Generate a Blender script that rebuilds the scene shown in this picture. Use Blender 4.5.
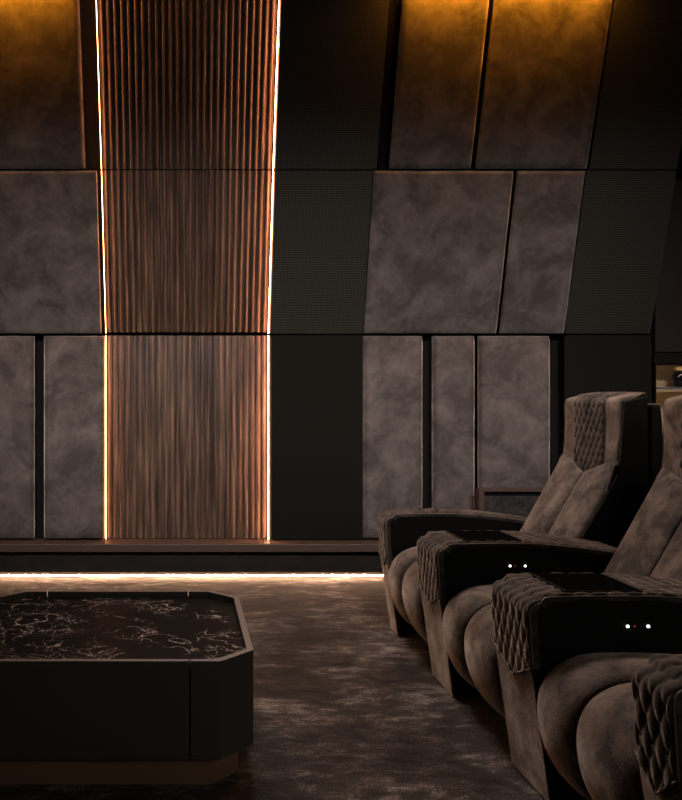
import bpy, bmesh, math, random
from mathutils import Vector, Matrix
random.seed(7)
PI = math.pi
for o in list(bpy.data.objects):
    bpy.data.objects.remove(o)
scene = bpy.context.scene
COL = scene.collection

# ---------------------------------------------------------------- camera
cam_d = bpy.data.cameras.new('camera')
cam = bpy.data.objects.new('camera', cam_d)
COL.objects.link(cam)
cam.location = (0, 0, 1.15)
cam.rotation_euler = (PI / 2, 0, 0)
cam_d.sensor_fit = 'HORIZONTAL'
cam_d.sensor_width = 36
cam_d.lens = 801 * 36 / 682
cam_d.shift_x = 158 / 682
cam_d.shift_y = -2 / 682
cam_d.clip_start = 0.05
scene.camera = cam
scene.view_settings.view_transform = 'Standard'
scene.view_settings.look = 'None'
scene.view_settings.gamma = 1.0
scene.view_settings.exposure = 0.0

# ---------------------------------------------------------------- world
w = bpy.data.worlds.new('world')
scene.world = w
w.use_nodes = True
w.node_tree.nodes['Background'].inputs[0].default_value = (0.5, 0.45, 0.4, 1)
w.node_tree.nodes['Background'].inputs[1].default_value = 0.0


# ---------------------------------------------------------------- large lights
def area(name, loc, target, sx, sy, power, color, spread=180):
    d = bpy.data.lights.new(name, 'AREA')
    d.shape = 'RECTANGLE'
    d.size = sx
    d.size_y = sy
    d.energy = power
    d.color = color
    d.spread = math.radians(spread)
    o = bpy.data.objects.new(name, d)
    COL.objects.link(o)
    o.location = loc
    o.rotation_euler = (Vector(target) - Vector(loc)).to_track_quat('-Z', 'Y').to_euler()
    return o


# glow of the projection screen at the left end of the room
area('screen_light', (-3.6, 3.9, 1.9), (1.6, 3.6, 0.9), 1.6, 1.2, 3.5, (1.0, 0.90, 0.84), 110)
# ceiling wash aimed at the panelled wall
area('wall_wash_light', (0.8, 1.2, 3.4), (0.8, 5.2, 0.9), 5.0, 0.25, 47, (1.0, 0.90, 0.86), 50)
# downlight between the seats and the panelled wall
area('seat_light', (0.3, 4.5, 3.3), (1.25, 2.6, 0.5), 1.0, 0.25, 36, (1.0, 0.89, 0.83), 100)
# weak fill added at the near end of the room to lift the table front
area('front_fill_light', (2.4, -1.2, 2.2), (0.0, 4.0, 0.6), 2.0, 1.0, 9, (1.0, 0.92, 0.84), 120)


# ---------------------------------------------------------------- materials
def mat(name, color=(.5, .5, .5), rough=.5, metal=0., sheen=0., sheen_tint=None, emit=None, strength=0., spec=.5, coat=0.):
    m = bpy.data.materials.new(name)
    m.use_nodes = True
    b = m.node_tree.nodes['Principled BSDF']
    b.inputs['Base Color'].default_value = (*color, 1)
    b.inputs['Roughness'].default_value = rough
    b.inputs['Metallic'].default_value = metal
    b.inputs['Specular IOR Level'].default_value = spec
    b.inputs['Coat Weight'].default_value = coat
    if sheen:
        b.inputs['Sheen Weight'].default_value = sheen
        b.inputs['Sheen Roughness'].default_value = .35
        if sheen_tint:
            b.inputs['Sheen Tint'].default_value = (*sheen_tint, 1)
    if emit:
        b.inputs['Emission Color'].default_value = (*emit, 1)
        b.inputs['Emission Strength'].default_value = strength
    return m, m.node_tree, b


def N(nt, t, **kw):
    n = nt.nodes.new(t)
    for k, v in kw.items():
        if k in n.inputs:
            n.inputs[k].default_value = v
        else:
            setattr(n, k, v)
    return n


def coords(nt, scale=(1, 1, 1), rot=(0, 0, 0), kind='Object'):
    tc = N(nt, 'ShaderNodeTexCoord')
    mp = N(nt, 'ShaderNodeMapping')
    mp.inputs['Scale'].default_value = scale
    mp.inputs['Rotation'].default_value = rot
    nt.links.new(tc.outputs[kind], mp.inputs[0])
    return mp.outputs[0]


def ramp(nt, fac, stops):
    r = N(nt, 'ShaderNodeValToRGB')
    e = r.color_ramp.elements
    while len(e) < len(stops):
        e.new(.5)
    for i, (p, c) in enumerate(stops):
        e[i].position = p
        e[i].color = (*c, 1) if len(c) == 3 else c
    nt.links.new(fac, r.inputs[0])
    return r.outputs[0]


def noise(nt, vec, scale, detail=4, rough=.55, dist=0.):
    n = N(nt, 'ShaderNodeTexNoise')
    n.inputs['Scale'].default_value = scale
    n.inputs['Detail'].default_value = detail
    n.inputs['Roughness'].default_value = rough
    n.inputs['Distortion'].default_value = dist
    nt.links.new(vec, n.inputs['Vector'])
    return n.outputs['Fac']


def bump(nt, b, h, strength, dist):
    n = N(nt, 'ShaderNodeBump')
    n.inputs['Strength'].default_value = strength
    n.inputs['Distance'].default_value = dist
    nt.links.new(h, n.inputs['Height'])
    nt.links.new(n.outputs[0], b.inputs['Normal'])


def mixmath(nt, op, a, c):
    n = N(nt, 'ShaderNodeMath', operation=op)
    for i, v in enumerate((a, c)):
        if isinstance(v, (int, float)):
            n.inputs[i].default_value = v
        else:
            nt.links.new(v, n.inputs[i])
    return n.outputs[0]


def velvet(name, dark, light, scale=3.0, sheen=.6, tint=(.8, .75, .7), sr=.3, grain=400, gb=.25, rim=None, rr=.3, stretch=(1, 1, 1)):
    m, nt, b = mat(name, dark, .75, sheen=sheen, sheen_tint=tint, spec=.2)
    b.inputs['Sheen Roughness'].default_value = sr
    oi = N(nt, 'ShaderNodeObjectInfo')
    ad = N(nt, 'ShaderNodeVectorMath', operation='MULTIPLY_ADD')
    nt.links.new(oi.outputs['Location'], ad.inputs[0])
    ad.inputs[1].default_value = (3.7, 2.3, 5.1)
    nt.links.new(coords(nt, stretch), ad.inputs[2])
    v = ad.outputs[0]
    n1 = noise(nt, v, scale, 3, .6, .55)
    n2 = noise(nt, v, scale * 3.3, 4, .6, 1.2)
    f = mixmath(nt, 'ADD', mixmath(nt, 'MULTIPLY', n1, .72), mixmath(nt, 'MULTIPLY', n2, .28))
    c = ramp(nt, f, [(.40, dark), (.52, tuple((a * .62 + e * .38) for a, e in zip(dark, light))), (.66, light)])
    nt.links.new(c, b.inputs['Base Color'])
    g = noise(nt, v, grain, 2, .7)
    bump(nt, b, g, gb, .003)
    if rim:
        sh = N(nt, 'ShaderNodeBsdfSheen', distribution='ASHIKHMIN')
        nap = ramp(nt, f, [(.40, tuple(k * .35 for k in rim)), (.64, rim)])
        nt.links.new(nap, sh.inputs['Color'])
        if gb > .5:
            nt.links.new(b.inputs['Normal'].links[0].from_socket, sh.inputs['Normal'])
        sh.inputs['Roughness'].default_value = rr
        ad2 = N(nt, 'ShaderNodeAddShader')
        out = nt.nodes['Material Output']
        nt.links.new(b.outputs[0], ad2.inputs[0])
        nt.links.new(sh.outputs[0], ad2.inputs[1])
        nt.links.new(ad2.outputs[0], out.inputs['Surface'])
    return m


M = {}
M['panel_velvet'] = velvet('panel_velvet', (.040, .0330, .0305), (.100, .084, .078), 4.6, .3, (1, .94, .9), .30, rim=(.60, .54, .51), rr=.30)
M['seat_velvet'] = velvet('seat_velvet', (.012, .0093, .0074), (.108, .083, .066), 8.5, .2, (.92, .78, .68), .30, 150, .9, rim=(.20, .16, .135), rr=.35)
M['quilt_velvet'] = velvet('quilt_velvet', (.008, .0062, .0050), (.056, .043, .035), 8.0, .25, (.92, .78, .68), .25, 260, .6, rim=(.30, .24, .20), rr=.35)
M['plinth_velvet'] = velvet('plinth_velvet', (.0035, .0025, .002), (.013, .010, .008), 6.0, .2, (.8, .7, .6))
M['highlight_piping'], _, _ = mat('highlight_piping', (.085, .064, .052), .6, sheen=.4, sheen_tint=(.9, .75, .6))
M['leather'], nt, b = mat('leather', (.0022, .0018, .0016), .55, spec=.12)
bump(nt, b, noise(nt, coords(nt), 300, 2), .15, .001)
M['tray'], _, _ = mat('tray', (.002, .002, .002), .5, spec=.0)
M['tray_rim'], _, _ = mat('tray_rim', (.006, .005, .0045), .45, spec=.05)
M['cup'], _, _ = mat('cup', (.004, .004, .004), .4, spec=.3)
M['white_led'], _, _ = mat('white_led', (.9, .9, .9), .4, emit=(1, .95, .9), strength=5)
M['red_led'], _, _ = mat('red_led', (.3, .02, .02), .4, emit=(1, .08, .05), strength=.35)
M['graphite'], nt, b = mat('graphite', (.058, .055, .046), .5, spec=.35)
bump(nt, b, noise(nt, coords(nt), 180, 2), .05, .001)
M['rim'], _, _ = mat('rim', (.058, .053, .047), .45, metal=.1)
M['bronze'], nt, b = mat('bronze', (.30, .18, .11), .5, metal=.5)
M['black'], _, _ = mat('black', (.003, .003, .003), .8, spec=.1)
M['ledge'], _, _ = mat('ledge', (.042, .027, .021), .5, spec=.3)
M['ceiling'], _, _ = mat('ceiling', (.03, .027, .025), .8)
M['dark_wall'], _, _ = mat('dark_wall', (.012, .0105, .009), .85, spec=.1)
M['cab_dark'], _, _ = mat('cab_dark', (.009, .0062, .0055), .6, spec=.15)
M['shelf_wood'], nt, b = mat('shelf_wood', (.24, .17, .10), .5)
M['vase'], _, _ = mat('vase', (.004, .006, .012), .08, coat=.6)
M['glow_cream'], _, _ = mat('glow_cream', (.55, .42, .27), .5)
M['slate'], _, _ = mat('slate', (.06, .075, .09), .35)
M['floor_led'], _, _ = mat('floor_led', (1, .8, .6), .5, emit=(1, .56, .33), strength=190)
M['wood_led'], _, _ = mat('wood_led', (1, .8, .6), .5, emit=(1, .38, .16), strength=70)
M['wood_led_slim'], _, _ = mat('wood_led_slim', (1, .8, .6), .5, emit=(1, .36, .14), strength=30)
M['gold_led'], _, _ = mat('gold_led', (1, .8, .3), .5, emit=(1, .35, .014), strength=260)
M['niche_led'], _, _ = mat('niche_led', (1, .8, .5), .5, emit=(1, .70, .36), strength=11)


def wood_mat():
    m, nt, b = mat('fluted_walnut', (.2, .1, .06), .42, spec=.4)
    v = coords(nt, (110, 110, 3.0))
    n1 = noise(nt, v, 1.0, 5, .6, .6)
    v2 = coords(nt, (28, 28, .8))
    n2 = noise(nt, v2, 1.0, 3, .5, 1.2)
    f = mixmath(nt, 'ADD', mixmath(nt, 'MULTIPLY', n1, .7), mixmath(nt, 'MULTIPLY', n2, .3))
    c = ramp(nt, f, [(.38, (.010, .006, .0045)), (.5, (.046, .027, .018)), (.63, (.14, .085, .056))])
    nt.links.new(c, b.inputs['Base Color'])
    bump(nt, b, n1, .25, .002)
    return m


def mesh_mat():
    m, nt, b = mat('perforated_mesh', (.02, .02, .015), .6, metal=.0, spec=.2)
    v = coords(nt, (1, 1, 1), (0, PI / 4, 0))
    sx = N(nt, 'ShaderNodeSeparateXYZ')
    nt.links.new(v, sx.inputs[0])
    k = 2 * PI / .0155
    a = mixmath(nt, 'SINE', mixmath(nt, 'MULTIPLY', sx.outputs[0], k), 0)
    c = mixmath(nt, 'SINE', mixmath(nt, 'MULTIPLY', sx.outputs[2], k), 0)
    s = mixmath(nt, 'MULTIPLY', a, c)
    col = ramp(nt, s, [(0, (.0040, .0040, .003)), (.35, (.0048, .0048, .0036)), (.75, (.065, .062, .046))])
    nt.links.new(col, b.inputs['Base Color'])
    return m


def carpet_mat():
    m, nt, b = mat('carpet', (.05, .04, .034), .9, sheen=.08, sheen_tint=(.85, .72, .62), spec=.1)
    v = coords(nt, (1.0, 1.5, 1))
    n1 = noise(nt, v, 2.6, 4, .6, .5)
    n2 = noise(nt, coords(nt, (1.2, 2.4, 1), (0, 0, .2)), 9, 5, .7, .4)
    g = noise(nt, coords(nt), 120, 3, .85)
    f = mixmath(nt, 'ADD', mixmath(nt, 'MULTIPLY', n1, .36), mixmath(nt, 'MULTIPLY', n2, .32))
    f = mixmath(nt, 'ADD', f, mixmath(nt, 'MULTIPLY', g, .32))
    c = ramp(nt, f, [(.43, (.012, .0100, .0092)), (.52, (.038, .0315, .0285)), (.61, (.21, .175, .152))])
    nt.links.new(c, b.inputs['Base Color'])
    bump(nt, b, mixmath(nt, 'ADD', mixmath(nt, 'MULTIPLY', g, .5), f), .6, .010)
    return m


def marble_mat():
    m, nt, b = mat('black_marble', (.01, .01, .01), .42, spec=.02)
    v = coords(nt)
    nz = N(nt, 'ShaderNodeTexNoise')
    nz.inputs['Scale'].default_value = 5
    nz.inputs['Detail'].default_value = 5
    nt.links.new(v, nz.inputs['Vector'])
    mx = N(nt, 'ShaderNodeVectorMath', operation='MULTIPLY_ADD')
    nt.links.new(nz.outputs['Color'], mx.inputs[0])
    mx.inputs[1].default_value = (.32, .32, .32)
    nt.links.new(v, mx.inputs[2])

    def vein(scale, wid):
        vo = N(nt, 'ShaderNodeTexVoronoi', feature='DISTANCE_TO_EDGE')
        vo.inputs['Scale'].default_value = scale
        nt.links.new(mx.outputs[0], vo.inputs['Vector'])
        return ramp(nt, vo.outputs['Distance'], [(0, (1, 1, 1)), (wid, (0, 0, 0))])
    a = vein(6.5, .016)
    c = vein(17, .022)
    mask = ramp(nt, noise(nt, v, 4.5, 3, .6), [(.46, (0, 0, 0)), (.62, (1, 1, 1))])
    mask2 = ramp(nt, noise(nt, coords(nt, (1, 1, 1), (0, 0, .7)), 7, 3, .6), [(.50, (0, 0, 0)), (.66, (.8, .8, .8))])
    s = mixmath(nt, 'ADD', mixmath(nt, 'MULTIPLY', a, mask2), mixmath(nt, 'MULTIPLY', c, mask))
    col = ramp(nt, s, [(0, (.004, .0037, .0037)), (1, (.55, .51, .47))])
    nt.links.new(col, b.inputs['Base Color'])
    return m


M['wood'] = wood_mat()
M['mesh'] = mesh_mat()
M['carpet'] = carpet_mat()
M['marble'] = marble_mat()
M['stone'] = velvet('dark_stone', (.006, .0055, .005), (.035, .031, .028), 22, 0)
M['plain_dark'], _, _ = mat('plain_dark', (.0058, .0058, .0044), .7, spec=.04)


# ---------------------------------------------------------------- helpers
def obj(name, bm, m, parent=None, smooth=False, loc=None, rot=None):
    me = bpy.data.meshes.new(name)
    bmesh.ops.recalc_face_normals(bm, faces=bm.faces)
    bm.to_mesh(me)
    bm.free()
    if smooth:
        for p in me.polygons:
            p.use_smooth = True
    me.materials.append(m)
    o = bpy.data.objects.new(name, me)
    COL.objects.link(o)
    if parent:
        o.parent = parent
    if loc:
        o.location = loc
    if rot:
        o.rotation_euler = rot
    return o


def thing(name, label, cat, loc=(0, 0, 0), group=None, rot=(0, 0, 0)):
    o = bpy.data.objects.new(name, None)
    o.empty_display_size = .1
    COL.objects.link(o)
    o.location = loc
    o.rotation_euler = rot
    return tag(o, label, cat, group)


def tag(o, label, cat, group=None):
    o['label'] = label
    o['category'] = cat
    if group:
        o['group'] = group
    return o


def struct(name, bm, m, parent=None):
    o = obj(name, bm, m, parent)
    o['kind'] = 'structure'
    return o


def add_box(bm, x0, x1, y0, y1, z0, z1, bev=0, seg=3):
    r = bmesh.ops.create_cube(bm, size=1)
    vs = r['verts']
    for v in vs:
        v.co = Vector(((x0 + x1) / 2 + v.co.x * (x1 - x0), (y0 + y1) / 2 + v.co.y * (y1 - y0), (z0 + z1) / 2 + v.co.z * (z1 - z0)))
    if bev:
        es = list({e for v in vs for e in v.link_edges})
        bmesh.ops.bevel(bm, geom=es, offset=bev, segments=seg, profile=.5, affect='EDGES')
    return bm


def box(*a, **k):
    return add_box(bmesh.new(), *a, **k)


def prism_y(pts, y0, y1, bev=0, seg=2):
    """closed profile of (x, z) points extruded in depth"""
    bm = bmesh.new()
    a = [bm.verts.new((x, y0, z)) for x, z in pts]
    c = [bm.verts.new((x, y1, z)) for x, z in pts]
    bm.faces.new(a)
    bm.faces.new(c[::-1])
    n = len(pts)
    for i in range(n):
        bm.faces.new((a[i], a[(i + 1) % n], c[(i + 1) % n], c[i]))
    if bev:
        es = [e for e in bm.edges if (e.verts[0] in a and e.verts[1] in a) or (e.verts[0] in c and e.verts[1] in c)]
        bmesh.ops.bevel(bm, geom=es, offset=bev, segments=seg, profile=.5, affect='EDGES')
    return bm


def prism_z(pts, z0, z1, bm=None):
    bm = bm or bmesh.new()
    a = [bm.verts.new((x, y, z0)) for x, y in pts]
    c = [bm.verts.new((x, y, z1)) for x, y in pts]
    bm.faces.new(a[::-1])
    bm.faces.new(c)
    n = len(pts)
    for i in range(n):
        bm.faces.new((a[i], a[(i + 1) % n], c[(i + 1) % n], c[i]))
    return bm


def tube(bm, pts, r, n=6):
    pts = [Vector(p) for p in pts]
    rings = []
    for i, p in enumerate(pts):
        d = (pts[min(i + 1, len(pts) - 1)] - pts[max(i - 1, 0)]).normalized()
        up = Vector((0, 1, 0)) if abs(d.y) < .9 else Vector((1, 0, 0))
        s = d.cross(up).normalized()
        t = d.cross(s)
        rings.append([bm.verts.new(p + r * (math.cos(2 * PI * k / n) * s + math.sin(2 * PI * k / n) * t)) for k in range(n)])
    for a, c in zip(rings, rings[1:]):
        for k in range(n):
            bm.faces.new((a[k], a[(k + 1) % n], c[(k + 1) % n], c[k]))
    bm.faces.new(rings[0][::-1])
    bm.faces.new(rings[-1])
    return bm


def lathe(bm, prof, cx, cy, n=32):
    rings = [[bm.verts.new((cx + r * math.cos(2 * PI * k / n), cy + r * math.sin(2 * PI * k / n), z)) for k in range(n)] for r, z in prof]
    for a, c in zip(rings, rings[1:]):
        for k in range(n):
            bm.faces.new((a[k], a[(k + 1) % n], c[(k + 1) % n], c[k]))
    bm.faces.new(rings[0][::-1])
    bm.faces.new(rings[-1])
    return bm


def catmull(pts, per=6):
    n = len(pts)
    out = []
    for i in range(n):
        p0, p1, p2, p3 = (Vector(pts[(i + k - 1) % n]) for k in range(4))
        for j in range(per):
            t = j / per
            out.append(.5 * ((2 * p1) + (-p0 + p2) * t + (2 * p0 - 5 * p1 + 4 * p2 - p3) * t * t + (-p0 + 3 * p1 - 3 * p2 + p3) * t ** 3))
    return out


def puffed(ctrl, y0, y1, r, p=3.2, n=22, per=6, warp=None):
    """cushion: smooth closed (x, z) profile swept in depth and drawn in towards both ends"""
    prof = catmull(ctrl, per)
    m = len(prof)
    nor = []
    area2 = sum(prof[i].x * prof[(i + 1) % m].y - prof[(i + 1) % m].x * prof[i].y for i in range(m))
    sg = 1 if area2 > 0 else -1
    for i in range(m):
        d = (prof[(i + 1) % m] - prof[i - 1]).normalized()
        nor.append(Vector((-d.y, d.x)) * sg)          # inward
    bm = bmesh.new()
    rings = []
    for k in range(n + 1):
        a = -math.cos(PI * k / n)                      # denser at the ends
        off = r * (1 - max(0, 1 - abs(a) ** p) ** (1 / p))
        y = (y0 + y1) / 2 + a * (y1 - y0) / 2
        ring = []
        for q, nn in zip(prof, nor):
            c = q + nn * off
            x, yy, z = c.x, y, c.y
            if warp:
                x, yy, z = warp(x, yy, z)
            ring.append(bm.verts.new((x, yy, z)))
        rings.append(ring)
    for a, c in zip(rings, rings[1:]):
        for i in range(m):
            bm.faces.new((a[i], a[(i + 1) % m], c[(i + 1) % m], c[i]))
    bm.faces.new(rings[0])
    bm.faces.new(rings[-1][::-1])
    return bm


def PX(px, d):
    return (px - 183) * d / 801


# ---------------------------------------------------------------- room shell
D1 = 5.2
Z0, Z1 = .225, 1.562
D2, Z2 = 4.92, 2.550
D3, Z3 = 4.597, 3.515
CEIL = 3.56
T2 = math.atan2(D1 - D2, Z2 - Z1)
L2 = math.hypot(D1 - D2, Z2 - Z1)
T3 = math.atan2(D2 - D3, Z3 - Z2)
L3 = math.hypot(D2 - D3, Z3 - Z2)
XL, XR, YN, YF = -4.0, 4.6, -1.6, 5.75

struct('floor', box(XL, XR, YN, YF, -.1, 0), M['carpet'])
struct('ceiling', box(XL, XR, YN, YF, CEIL, CEIL + .1), M['ceiling'])
struct('wall_far', box(XL, XR, YF, YF + .1, 0, CEIL), M['black'])
struct('wall_left', box(XL - .1, XL, YN, YF, 0, CEIL), M['dark_wall'])
struct('wall_right', box(XR, XR + .1, YN, YF, 0, CEIL), M['dark_wall'])
struct('wall_near', box(XL, XR, YN - .1, YN, 0, CEIL), M['dark_wall'])
# carcass the panels hang on: lower vertical part and the overhanging upper part
bk = .100
for nm, y, z, L, th in (('wall_back', D1, 0, Z1, 0), ('wall_back_middle', D1, Z1, L2, T2), ('wall_back_upper', D2, Z2, L3 + .02, T3)):
    o = struct(nm, box(-2.6, 3.06, bk, bk + .04, 0, L), M['black'])
    o.location = (0, y, z)
    o.rotation_euler = (th, 0, 0)

# ledge, plinth and the light line along the carpet
struct('trim_1', box(-2.6, 3.06, 5.085, D1 + bk - .002, .172, .2225, bev=.003, seg=2), M['ledge'])
struct('baseboard_back', box(-2.6, 3.06, 5.110, D1 + bk - .002, .034, .142, bev=.004, seg=2), M['plinth_velvet'])
led = obj('light_strip', box(-2.6, 1.28, 5.113, 5.118, .013, .021), M['floor_led'])
tag(led, 'glowing warm light strip running along the carpet under the wall plinth', 'light strip')


# ---------------------------------------------------------------- wall panels
TIERS = {1: (D1, Z0, Z1 - Z0, 0), 2: (D1, Z1, L2, T2), 3: (D2, Z2, L3, T3)}


def tier_obj(name, tier, x0, x1, m, builder, label, cat, group, smooth=False):
    d, z, L, th = TIERS[tier]
    bm = builder(x1 - x0, L)
    o = obj(name, bm, m, None, smooth, ((x0 + x1) / 2, d, z), (th, 0, 0))
    if smooth:
        wd = x1 - x0
        obj('backing_board', box(-wd / 2 + .014, wd / 2 - .014, .03, bk - .002, .02, L - .02), M['black'], o)
    return tag(o, label, cat, group)


def cushion_panel(thick, rr, drop, gap=.006):
    def f(wd, L):
        bm = bmesh.new()
        nx, nz = 36, 60
        W, H = wd / 2, L

        def axis(n, lo, hi):
            # sample points clustered at the ends
            return [lo + (hi - lo) * (.5 - .5 * math.cos(PI * i / n)) for i in range(n + 1)]
        xs = axis(nx, -W, W)
        zs = axis(nz, gap, H - gap)

        def edge(dd):
            q = min(1, dd / rr)
            return math.sqrt(max(0, 1 - (1 - q) ** 2))
        g = []
        for z in zs:
            row = []
            for x in xs:
                e = min(edge(W - abs(x)), 1) * min(edge(z - gap), edge(H - gap - z))
                # round the outline's corners a little
                u = min(1, (W - abs(x)) / W * 2) * min(1, min(z, H - z) / H * 2)
                y = bk - .002 - (thick + .006 * u) + drop * (1 - e) 
                row.append(bm.verts.new((x, y, z)))
            g.append(row)
        for i in range(nz):
            for j in range(nx):
                bm.faces.new((g[i][j], g[i][j + 1], g[i + 1][j + 1], g[i + 1][j]))
        # sides and back
        loop = [g[0][j] for j in range(nx + 1)] + [g[i][nx] for i in range(1, nz + 1)] + [g[nz][j] for j in range(nx - 1, -1, -1)] + [g[i][0] for i in range(nz - 1, 0, -1)]
        back = [bm.verts.new((v.co.x, drop + .006, v.co.z)) for v in loop]
        n = len(loop)
        for i in range(n):
            bm.faces.new((loop[i], back[i], back[(i + 1) % n], loop[(i + 1) % n]))
        bm.faces.new(back[::-1])
        return bm
    return f


def flat_panel(thick):
    def f(wd, L):
        return box(-wd / 2, wd / 2, bk - .002 - thick, bk - .002, .003, L - .003, bev=.003, seg=2)
    return f


def fluted_panel(depth, fill, y_base, pitch=.0400):
    def f(wd, L):
        bm = bmesh.new()
        n = round(wd / pitch)
        p = wd / n
        pts = [(-wd / 2, y_base)]
        for i in range(n):
            cx = -wd / 2 + p * (i + .5)
            r = p * fill / 2
            pts.append((cx - r, y_base))
            for k in range(1, 8):
                t = PI - PI * k / 8
                pts.append((cx + r * math.cos(t), y_base - depth * math.sin(t) ** .6))
            pts.append((cx + r, y_base))
        pts.append((wd / 2, y_base))
        pts += [(wd / 2, bk - .004), (-wd / 2, bk - .004)]
        lo = [bm.verts.new((x, y, .002)) for x, y in pts]
        hi = [bm.verts.new((x, y, L - .002)) for x, y in pts]
        m = len(pts)
        for i in range(m):
            bm.faces.new((lo[i], lo[(i + 1) % m], hi[(i + 1) % m], hi[i]))
        bm.faces.new(lo[::-1])
        bm.faces.new(hi)
        return bm
    return f


def X1(px):
    return (px - 183) * D1 / 801


def X2(px):                # read at the top of the middle tier
    return (px - 183) * D2 / 801


GV = 'upholstered velvet wall panels'
GM = 'dark perforated wall panels'
GW = 'fluted wood wall panels'
vp = 'velvet_panel'
low = cushion_panel(.095, .034, .042)
mid = cushion_panel(.095, .020, .018, .004)
top = cushion_panel(.092, .034, .024, .006)
for tier, a, c, lab, bld in [
    (1, -45, 33.5, 'narrow grey-brown velvet wall panel of the bottom row at the picture\'s left edge', low),
    (1, 43, 104.5, 'narrow grey-brown velvet wall panel of the bottom row, left of the fluted wood', low),
    (1, 364, 424, 'grey-brown velvet panel of the bottom row, directly right of the plain blackish panel', low),
    (1, 434, 476.4, 'slimmest grey-brown velvet panel of the bottom row, right of the black gap', low),
    (1, 480.2, 552, 'grey-brown velvet panel of the bottom row, nearest to the first headrest', low),
]:
    tier_obj(vp, tier, X1(a), X1(c), M['panel_velvet'], bld, lab, 'wall panel', GV, True)
for a, c, lab in [
    (-90, 96.5, 'wide grey-brown velvet wall panel of the middle row, left of the fluted wood'),
    (375, 514.9, 'widest grey-brown velvet wall panel of the middle row, right of the fluted wood'),
    (518.5, 586.6, 'narrower velvet panel of the middle row, between wide velvet panel and perforated panel'),
]:
    tier_obj(vp, 2, X2(a), X2(c), M['panel_velvet'], mid, lab, 'wall panel', GV, True)
for a, c, lab in [
    (-90, 85, 'gold-lit velvet wall panel of the top row, left of the fluted wood'),
    (390, 472, 'narrower gold-lit velvet panel of the top row, right of the black gap'),
    (476.7, 588.3, 'wider gold-lit velvet panel of the top row, beside the right perforated panel'),
]:
    tier_obj(vp, 3, X2(a), X2(c), M['panel_velvet'], top, lab, 'wall panel', GV, True)
pm = 'perforated_panel'
for tier, a, c, lab in [
    (1, 271, 363.5, 'plain blackish panel of the bottom row, directly right of the fluted wood'),
    (1, 565.5, 653, 'blackish panel of the bottom row, standing behind the first headrest'),
    (2, 275, 374, 'blackish perforated panel of the middle row, directly right of the fluted wood'),
    (2, 588, 678, 'blackish perforated panel of the middle row, at the right end of the wall'),
    (3, 275, 377, 'blackish perforated panel of the top row, directly right of the fluted wood'),
    (3, 590, 678, 'blackish perforated panel of the top row, in the upper right corner'),
]:
    X = X1 if tier == 1 else X2
    tier_obj(pm, tier, X(a), X(c), M['plain_dark' if tier == 1 else 'mesh'], flat_panel(.085), lab, 'wall panel', GM)
wx0, wx1 = X1(106), X1(268)
for tier, dep, lab in [(1, (.014, .84, .072), 'fluted walnut wall panel of the bottom row, standing on the ledge'),
                       (2, (.026, .66, .084), 'fluted walnut wall panel of the middle row, leaning outward'),
                       (3, (.024, .64, .088), 'fluted walnut wall panel of the top row, dark towards the ceiling')]:
    tier_obj('fluted_wood_panel', tier, wx0, wx1, M['wood'], fluted_panel(*dep), lab, 'wall panel', GW)
# light strips in the gaps either side of the wood
GL = 'light strips beside the fluted wood'
names = {1: 'bottom', 2: 'middle', 3: 'top'}
for tier in (1, 2, 3):
    for side, x0, x1 in (('left', wx0 - .005, wx0 - .004), ('right', wx1 + .004, wx1 + .006)):
        tier_obj('light_strip', tier, x0, x1, M['wood_led_slim' if side == 'left' else 'wood_led'],
                 lambda wd, L: box(-wd / 2, wd / 2, .016 if side == 'right' else .030, .034 if side == 'right' else .046, .004, L - .004),
                 'thin glowing vertical light strip on the %s edge of the %s fluted wood panel' % (side, names[tier]), 'light strip', GL)
# gold light strips under the ceiling above the velvet and perforated panels
for a, c, lab in [(-90, 78, 'gold light strip under the ceiling, above the left top velvet panel'),
                  (388, 588, 'gold light strip under the ceiling, above the two right top velvet panels')]:
    o = obj('light_strip', box(X2(a), X2(c), 4.530, 4.546, CEIL - .02, CEIL - .002), M['gold_led'])
    tag(o, lab, 'light strip', 'gold light strips under the ceiling')

# ---------------------------------------------------------------- coffee table
tb = thing('coffee_table', 'low octagonal graphite coffee table with a black veined marble top', 'table', (-.26, 2.77, 0))
TX, TY = -.26, 2.77


def octo(hx, hy, c):
    return [(-hx + c, -hy), (hx - c, -hy), (hx, -hy + c), (hx, hy - c), (hx - c, hy), (-hx + c, hy), (-hx, hy - c), (-hx, -hy + c)]


HX, HY, CH = .475, .43, .105
sx = .28
g = .002
cz = [(-sx + g, -HY), (sx - g, -HY), (sx - g, HY), (-sx + g, HY)]
bm = prism_z(cz, .092, .352)
bmesh.ops.bevel(bm, geom=bm.edges[:], offset=.0015, segments=1, affect='EDGES')
obj('body', bm, M['graphite'], tb)
for s in (1, -1):
    pts = [(s * (sx + g), -HY), (s * (HX - CH), -HY), (s * HX, -HY + CH), (s * HX, HY - CH), (s * (HX - CH), HY), (s * (sx + g), HY)]
    if s < 0:
        pts = pts[::-1]
    bm = prism_z(pts, .092, .352)
    bmesh.ops.bevel(bm, geom=bm.edges[:], offset=.0015, segments=1, affect='EDGES')
    obj('end_section', bm, M['graphite'], tb)
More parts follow.
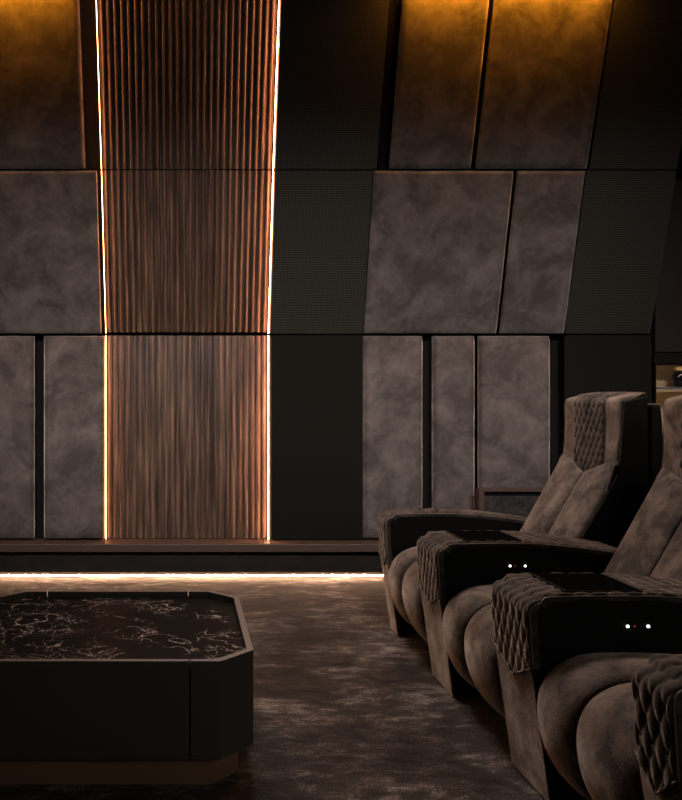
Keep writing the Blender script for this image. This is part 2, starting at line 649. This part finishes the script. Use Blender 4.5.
# frame and rim round the sunk marble, jointed in line with the end sections
rw = .020
ci = CH - rw * .41
for nm, za, zc, m_ in (('frame', .352, .3755, 'graphite'), ('rim', .3755, .381, 'rim')):
    for sy in (1, -1):
        obj(nm, box(-sx + g, sx - g, min(sy * HY, sy * (HY - rw)), max(sy * HY, sy * (HY - rw)), za, zc), M[m_], tb)
    for s_ in (1, -1):
        hx, hy = HX - rw, HY - rw
        pts = [(sx + g, -HY), (HX - CH, -HY), (HX, -HY + CH), (HX, HY - CH), (HX - CH, HY), (sx + g, HY),
               (sx + g, hy), (hx - ci, hy), (hx, hy - ci), (hx, -hy + ci), (hx - ci, -hy), (sx + g, -hy)]
        pts = [(s_ * x, y) for x, y in pts]
        obj(nm, prism_z(pts, za, zc), M[m_], tb)
obj('marble_top', prism_z(octo(HX - rw - .001, HY - rw - .001, CH - rw * .41), .352, .360), M['marble'], tb)
obj('base', prism_z(octo(HX - .045, HY - .045, CH - .02), .0, .092), M['bronze'], tb)

# ---------------------------------------------------------------- recliners
ARM_PROF_TOP = .592


def arm_path():
    """(x, z) from the bottom of the front tab up, round the corner and back along the top"""
    pts = []
    for k in range(20):                       # front face, slanting
        t = k / 20
        z = .33 + t * (.545 - .33)
        pts.append((1.005 - .033 * (z / .545), z))
    r = .030
    cx, cz = .972 + r, .545
    for k in range(11):
        a = PI - PI / 2 * k / 10
        pts.append((cx + r * math.cos(a), cz + r * .94 * math.sin(a)))
    for k in range(1, 50):
        t = k / 49
        x = cx + t * (1.72 - cx)
        z = .592 + .004 * math.sin(PI * min(1, t * 1.6)) - .045 * max(0, (t - .45) / .55) ** 1.7
        pts.append((x, z))
    return pts


def resample(pts, step):
    acc = [0]
    for p, q in zip(pts, pts[1:]):
        acc.append(acc[-1] + math.hypot(q[0] - p[0], q[1] - p[1]))
    L = acc[-1]

    def at(s):
        s = max(0, min(L - 1e-6, s))
        lo, hi = 0, len(acc) - 1
        while hi - lo > 1:
            md = (lo + hi) // 2
            if acc[md] <= s:
                lo = md
            else:
                hi = md
        t = (s - acc[lo]) / (acc[hi] - acc[lo])
        p, q = pts[lo], pts[hi]
        dx, dz = q[0] - p[0], q[1] - p[1]
        l = math.hypot(dx, dz)
        return p[0] + dx * t, p[1] + dz * t, -dz / l, dx / l      # point and outward normal
    return at, L


def diamond(u, v, a, amp):
    """pillow height of a diamond quilt with cells 1 wide and 1 long"""
    p = abs(math.sin(PI * (u + v) / 1)) * abs(math.sin(PI * (u - v) / 1))
    return amp * p ** .38


def quilted_cover(yn, yf, nw, tray):
    path, L = resample(arm_path(), .01)
    bm = bmesh.new()
    W = yf - yn
    nu = max(16, int(W / .0042))
    nv = 230
    rows = []
    for i in range(nv + 1):
        row = []
        for j in range(nu + 1):
            t = j / nu
            s0 = .058 * (1 - (1 - abs(2 * t - 1)) * 1.0)       # V-shaped tongue, longest in the middle
            s = s0 + (L - s0) * i / nv
            x, z, nx, nz = path(s)
            h = diamond((t - .5) * nw, s / .098, 0, .0100)
            if tray and z > .57 and 1.078 < x < 1.312 and .06 < t < .95:
                h = 0.0
            ed = min(t, 1 - t) * W
            e = math.sqrt(max(0, 1 - (1 - min(1, ed / .008)) ** 2))
            off = -.009 * (1 - e) + h * min(1, ed / .005) - .001
            row.append(bm.verts.new((x + nx * off, yn + W * t, z + nz * off)))
        rows.append(row)
    for a, c in zip(rows, rows[1:]):
        for j in range(nu):
            bm.faces.new((a[j], a[j + 1], c[j + 1], c[j]))
    # thickness: rolled under edge all round
    bmesh.ops.recalc_face_normals(bm, faces=bm.faces)
    geo = bmesh.ops.extrude_edge_only(bm, edges=[e for e in bm.edges if e.is_boundary])
    for v in [g_ for g_ in geo['geom'] if isinstance(g_, bmesh.types.BMVert)]:
        v.co += Vector(((1.3 - v.co.x) * .02, 0, -.006 if v.co.x > 1.0 else 0)) + Vector((.006 if v.co.x < 1.02 else 0, 0, 0))
    return bm


def arm_core(yn, yf):
    p = arm_path()
    pts = [(1.0385, 0.012)] + [(x, z) for x, z in p[::3]] + [(1.72, .012)]
    # pull in below the cover
    q = []
    for x, z in pts:
        q.append((x + (.016 if x < 1.04 else 0), z - (.012 if z > .5 and x > 1.02 else 0)))
    return prism_y(q, yn + .003, yf - .003, bev=.004, seg=2)


def front_panel(yn, yf):
    # slanting velvet slab under the quilted tongue
    pts = [(.974, .43), (1.032, .006), (1.052, .006), (1.002, .43)]
    bm = prism_y(pts, yn, yf, bev=.004, seg=2)
    return bm


def add_arm(root, yn, yf, nw, cup=False, tray=True):
    arm = obj('armrest', arm_core(yn, yf), M['leather'], root)
    obj('front_panel', front_panel(yn, yf), M['seat_velvet'], arm)
    obj('quilted_cover', quilted_cover(yn - .001, yf + .001, nw, tray), M['quilt_velvet'], arm, True)
    # pale tubes round tongue and edges, added as their thin highlight line
    path, L = resample(arm_path(), .01)
    bm = bmesh.new()
    pp = []
    for j in range(13):
        t = j / 12
        s0 = .058 * (1 - (1 - abs(2 * t - 1)))
        x, z, nx, nz = path(s0)
        pp.append((x + nx * .005, yn + (yf - yn) * t, z + nz * .005))
    tube(bm, pp, .0022)
    for ye_ in (yn, yf):
        pp = []
        for k in range(60):
            x, z, nx, nz = path(.058 + (L - .058) * k / 59)
            pp.append((x + nx * -.002, ye_, z + nz * -.002))
        tube(bm, pp, .0024)
    obj('highlight_piping', bm, M['highlight_piping'], arm, True)
    zt = .6005
    if tray:
        t = obj('tray', box(1.085, 1.305, yn + .022, yf - .018, zt - .012, zt + .003, bev=.002, seg=2), M['tray_rim'], arm)
        obj('tray_insert', box(1.089, 1.301, yn + .026, yf - .022, zt + .002, zt + .0034), M['tray'], arm)
    if cup:
        yc = (yn + yf) / 2
        bm = bmesh.new()
        lathe(bm, [(.050, zt - .02), (.050, zt + .003), (.046, zt + .005), (.041, zt + .003), (.040, zt - .018)], 1.20, yc, 36)
        obj('cup_holder', bm, M['cup'], arm, True)
    # touch controls on the side facing the sitter
    if not tray:
        return arm
    for x in (1.250, 1.308):
        obj('control_button', box(x - .0035, x + .0035, yn - .0005, yn + .0035, .5045, .5115, bev=.001, seg=1), M['white_led'], arm)
    obj('indicator_light', box(1.2685, 1.2715, yn + .0005, yn + .0035, .5065, .5095), M['red_led'], arm)
    return arm


SEAT_PROF = [(1.60, .440), (1.40, .450), (1.22, .456), (1.10, .450), (1.025, .417), (.984, .365), (.970, .305), (.978, .225), (1.005, .155),
             (1.045, .108), (1.10, .100), (1.22, .13), (1.40, .27), (1.60, .33)]
BACK_PROF = [(1.535, .43), (1.60, .525), (1.680, .665), (1.748, .785), (1.790, .860), (1.812, .874), (1.838, .83), (1.82, .74), (1.72, .52), (1.62, .40), (1.56, .38)]
HEAD_PROF = [(1.818, .86), (1.822, .95), (1.824, 1.05), (1.822, 1.115), (1.834, 1.148), (1.88, 1.162), (1.925, 1.172), (1.938, 1.170), (1.940, 1.10), (1.940, .98), (1.940, .84), (1.90, .80), (1.845, .80)]


def recliner(label, y_near, y_seat0, y_seat1, arm_far, nw_far, tray_far, cup_far, arm_near=None, nw_near=0):
    yo = (y_seat0 + y_seat1) / 2
    root = thing('recliner', label, 'recliner', (1.4, yo, 0), 'velvet cinema recliners in a row')
    root_inv = Vector((-1.4, -yo, 0))
    before = set(COL.objects)
    ys, ye = y_seat0 + .004, y_seat1 - .004
    ym = (ys + ye) / 2
    # seat lobes
    yq = ym + .035
    for a, c in ((ys, yq), (yq, ye)):
        obj('seat_cushion', puffed(SEAT_PROF, a + .0005, c - .0005, .042, p=2.6, n=24), M['seat_velvet'], root, True)
    obj('base', box(1.13, 1.95, ys + .02, ye - .02, .0, .30, bev=.01, seg=2), M['leather'], root)

    # back lobes, drawn up into points at their outer sides
    def warp(x, y, z):
        f = max(0, (z - .62) / .27)
        u = abs(y - ym) / ((ye - ys) / 2)
        dz = (-.058 + .095 * u ** 1.3) * min(1.2, f) ** 2
        return x + dz * .45, y, z + dz
    for a, c in ((ys + .014, ym), (ym, ye)):
        obj('back_cushion', puffed(BACK_PROF, a + .0005, c - .0005, .034, p=2.8, n=24, warp=warp), M['seat_velvet'], root, True)
    head = obj('headrest', puffed(HEAD_PROF, ys + .022, ye, .016, p=6, n=30), M['seat_velvet'], root, True)
    # quilted band on the headrest
    bm = bmesh.new()
    path = []
    for k in range(41):
        t = k / 40
        path.append((1.8165 + .0055 * math.sin(PI * t * .6), .80 + t * .325))
    for k in range(1, 13):
        a = PI / 2 * k / 12
        path.append((1.822 + .034 * (1 - math.cos(a)), 1.125 + .030 * math.sin(a)))
    for k in range(1, 12):
        path.append((1.856 + .07 * k / 11, 1.155 + .007 * k / 11))
    at, L = resample(path, .01)
    rows = []
    b0, b1 = ym - .130, ym + .130
    for i in range(150):
        row = []
        s = L * i / 149
        x, z, nx, nz = at(s)
        for j in range(61):
            t = j / 60
            ed = min(t, 1 - t) * (b1 - b0)
            h = diamond((t - .5) * 6.0, s / .072, 0, .016) * min(1, ed / .006)
            off = .001 + h - .006 * (1 - min(1, ed / .004)) 
            row.append(bm.verts.new((x + nx * off, b0 + (b1 - b0) * t, z + nz * off)))
        rows.append(row)
    for a, c in zip(rows, rows[1:]):
        for j in range(60):
            bm.faces.new((a[j], a[j + 1], c[j + 1], c[j]))
    obj('quilted_band', bm, M['quilt_velvet'], head, True)
    # black leather side wings closing the back, and the rear shell
    wing = [(1.60, .30), (1.60, .46), (1.66, .565), (1.745, .71), (1.818, .83), (1.838, 1.135), (1.935, 1.160), (1.940, .30)]  # reaches forward so its black stands in for shade on the headrest side
    obj('side_wing', prism_y(wing, ys + .004, ys + .030, bev=.004), M['leather'], root)
    obj('side_wing', prism_y(wing, ye - .030, ye + .003, bev=.004), M['leather'], root)
    shell = [(1.948, .05), (1.948, 1.118), (1.985, 1.121), (1.990, 1.05), (2.03, .05)]
    obj('back_shell', prism_y(shell, ys - .002, ye + .002, bev=.006), M['leather'], root)
    tube_bm = bmesh.new()
    tube(tube_bm, [(1.970, ys + .004, 1.1225), (1.970, ye - .004, 1.1225)], .004)
    obj('highlight_piping', tube_bm, M['highlight_piping'], root, True)  # pale tube drawing the light top edge of the shell
    add_arm(root, arm_far[0], arm_far[1], nw_far, cup=cup_far, tray=tray_far)
    if arm_near:
        add_arm(root, arm_near[0], arm_near[1], nw_near, tray=False)
    for o in set(COL.objects) - before:
        if o.parent is root:
            o.location = root_inv
    return root


recliner('brown velvet recliner farthest from the camera, its whole quilted headrest in view', 3.33, 3.325, 3.845, (3.85, 3.99), 3, False, True)
recliner('middle brown velvet recliner of the row, second from the panelled wall', 2.53, 2.525, 3.055, (3.06, 3.32), 6, True, False)
recliner('nearest brown velvet recliner, cut off by the lower right corner', 1.73, 1.735, 2.245, (2.25, 2.52), 6, True, False, (1.59, 1.73), 3)

# ---------------------------------------------------------------- low sideboard behind the first recliner
d = 5.06
x0 = PX(479, d)
zt = 1.15 - (488.5 - 398) * d / 801
sb = thing('low_cabinet', 'low shallow wood-framed cabinet with dark stone front, behind the farthest recliner', 'cabinet', (x0 + .3, d + .03, 0))
bmx = bmesh.new()
X_, Y_ = -.3, -.03
add_box(bmx, X_, X_ + .6, Y_, Y_ + .06, zt - .022, zt, bev=.002, seg=1)
add_box(bmx, X_, X_ + .035, Y_, Y_ + .06, .0, zt - .022, bev=.002, seg=1)
add_box(bmx, X_ + .565, X_ + .6, Y_, Y_ + .06, .0, zt - .022, bev=.002, seg=1)
obj('frame', bmx, M['ledge'], sb)
obj('stone_panel', box(X_ + .037, X_ + .563, Y_ + .008, Y_ + .02, .02, zt - .05), M['stone'], sb)
obj('body', box(X_ + .037, X_ + .563, Y_ + .022, Y_ + .058, .02, zt - .024), M['black'], sb)

# ---------------------------------------------------------------- display cabinet at the right end of the wall
cx0, cx1 = 3.072, 4.2
cab = thing('display_cabinet', 'dark built-in display cabinet with a warm-lit niche, at the right end of the wall', 'cabinet', (cx0, 5.21, 0))
yf_, yb_ = 0.0, .24
W_ = cx1 - cx0


def cz_(y):
    return 1.15 - (y - 398) * 5.21 / 801


obj('upper_door', box(.0, W_, yf_, yb_, cz_(352), cz_(180), bev=.002, seg=1), M['cab_dark'], cab)
obj('rail', box(.0, W_, yf_ + .012, yf_ + .03, cz_(363.5), cz_(352) - .002), M['black'], cab)
obj('side_panel', box(.0, .006, yf_, yb_, .0, cz_(363.5) - .002), M['black'], cab)
obj('side_panel', box(W_ - .018, W_, yf_, yb_, .0, cz_(363.5) - .002), M['black'], cab)
obj('back_panel', box(.008, W_ - .02, yb_ - .02, yb_, .0, cz_(363.5) - .002), M['shelf_wood'], cab)
shb = box(.008, W_ - .02, yf_ + .01, yb_ - .022, cz_(390), cz_(389))
add_box(shb, .008, W_ - .02, yf_ + .01, yf_ + .03, cz_(392), cz_(390))
obj('shelf', shb, M['shelf_wood'], cab)
obj('top_board', box(.008, W_ - .02, yf_ + .032, yb_ - .022, cz_(352) - .016, cz_(352) - .003), M['cab_dark'], cab)
obj('shelf', box(.008, W_ - .02, yf_ + .01, yb_ - .022, cz_(455), cz_(450), bev=.001, seg=1), M['shelf_wood'], cab)
obj('lower_door', box(.008, W_ - .02, yf_ + .01, yb_ - .022, .0, cz_(457)), M['cab_dark'], cab)
obj('light_strip', box(.01, W_ - .03, yf_ + .035, yf_ + .047, cz_(363.5) + .004, cz_(363.5) + .008), M['niche_led'], cab)
obj('light_strip', box(.01, W_ - .03, yf_ + .035, yf_ + .047, cz_(392) + .001, cz_(392) + .005), M['niche_led'], cab)
zs = cz_(389)
bk_ = obj('book', box(3.105, 3.36, 5.25, 5.42, zs + .0005, zs + .013, bev=.002, seg=1), M['slate'])
tag(bk_, 'thin slate-blue book lying on the lit niche shelf', 'book')
vx, vy = PX(682, 5.33), 5.33
zb = zs + .0135
jr = thing('round_jar', 'glossy black round jar with a pale cap imitating lamp glow, on the lit niche shelf', 'jar', (vx, vy, zb))
bm = lathe(bmesh.new(), [(.030, 0), (.045, .008), (.060, .035), (.064, .055), (.058, .080), (.042, .100), (.034, .106)], 0, 0)
obj('body', bm, M['vase'], jr, True)
bm = lathe(bmesh.new(), [(.036, .106), (.050, .110), (.050, .122), (.046, .130), (.012, .134)], 0, 0)  # pale cap shaped and coloured in place of lamp glow
obj('glow_cap', bm, M['glow_cream'], jr, True)
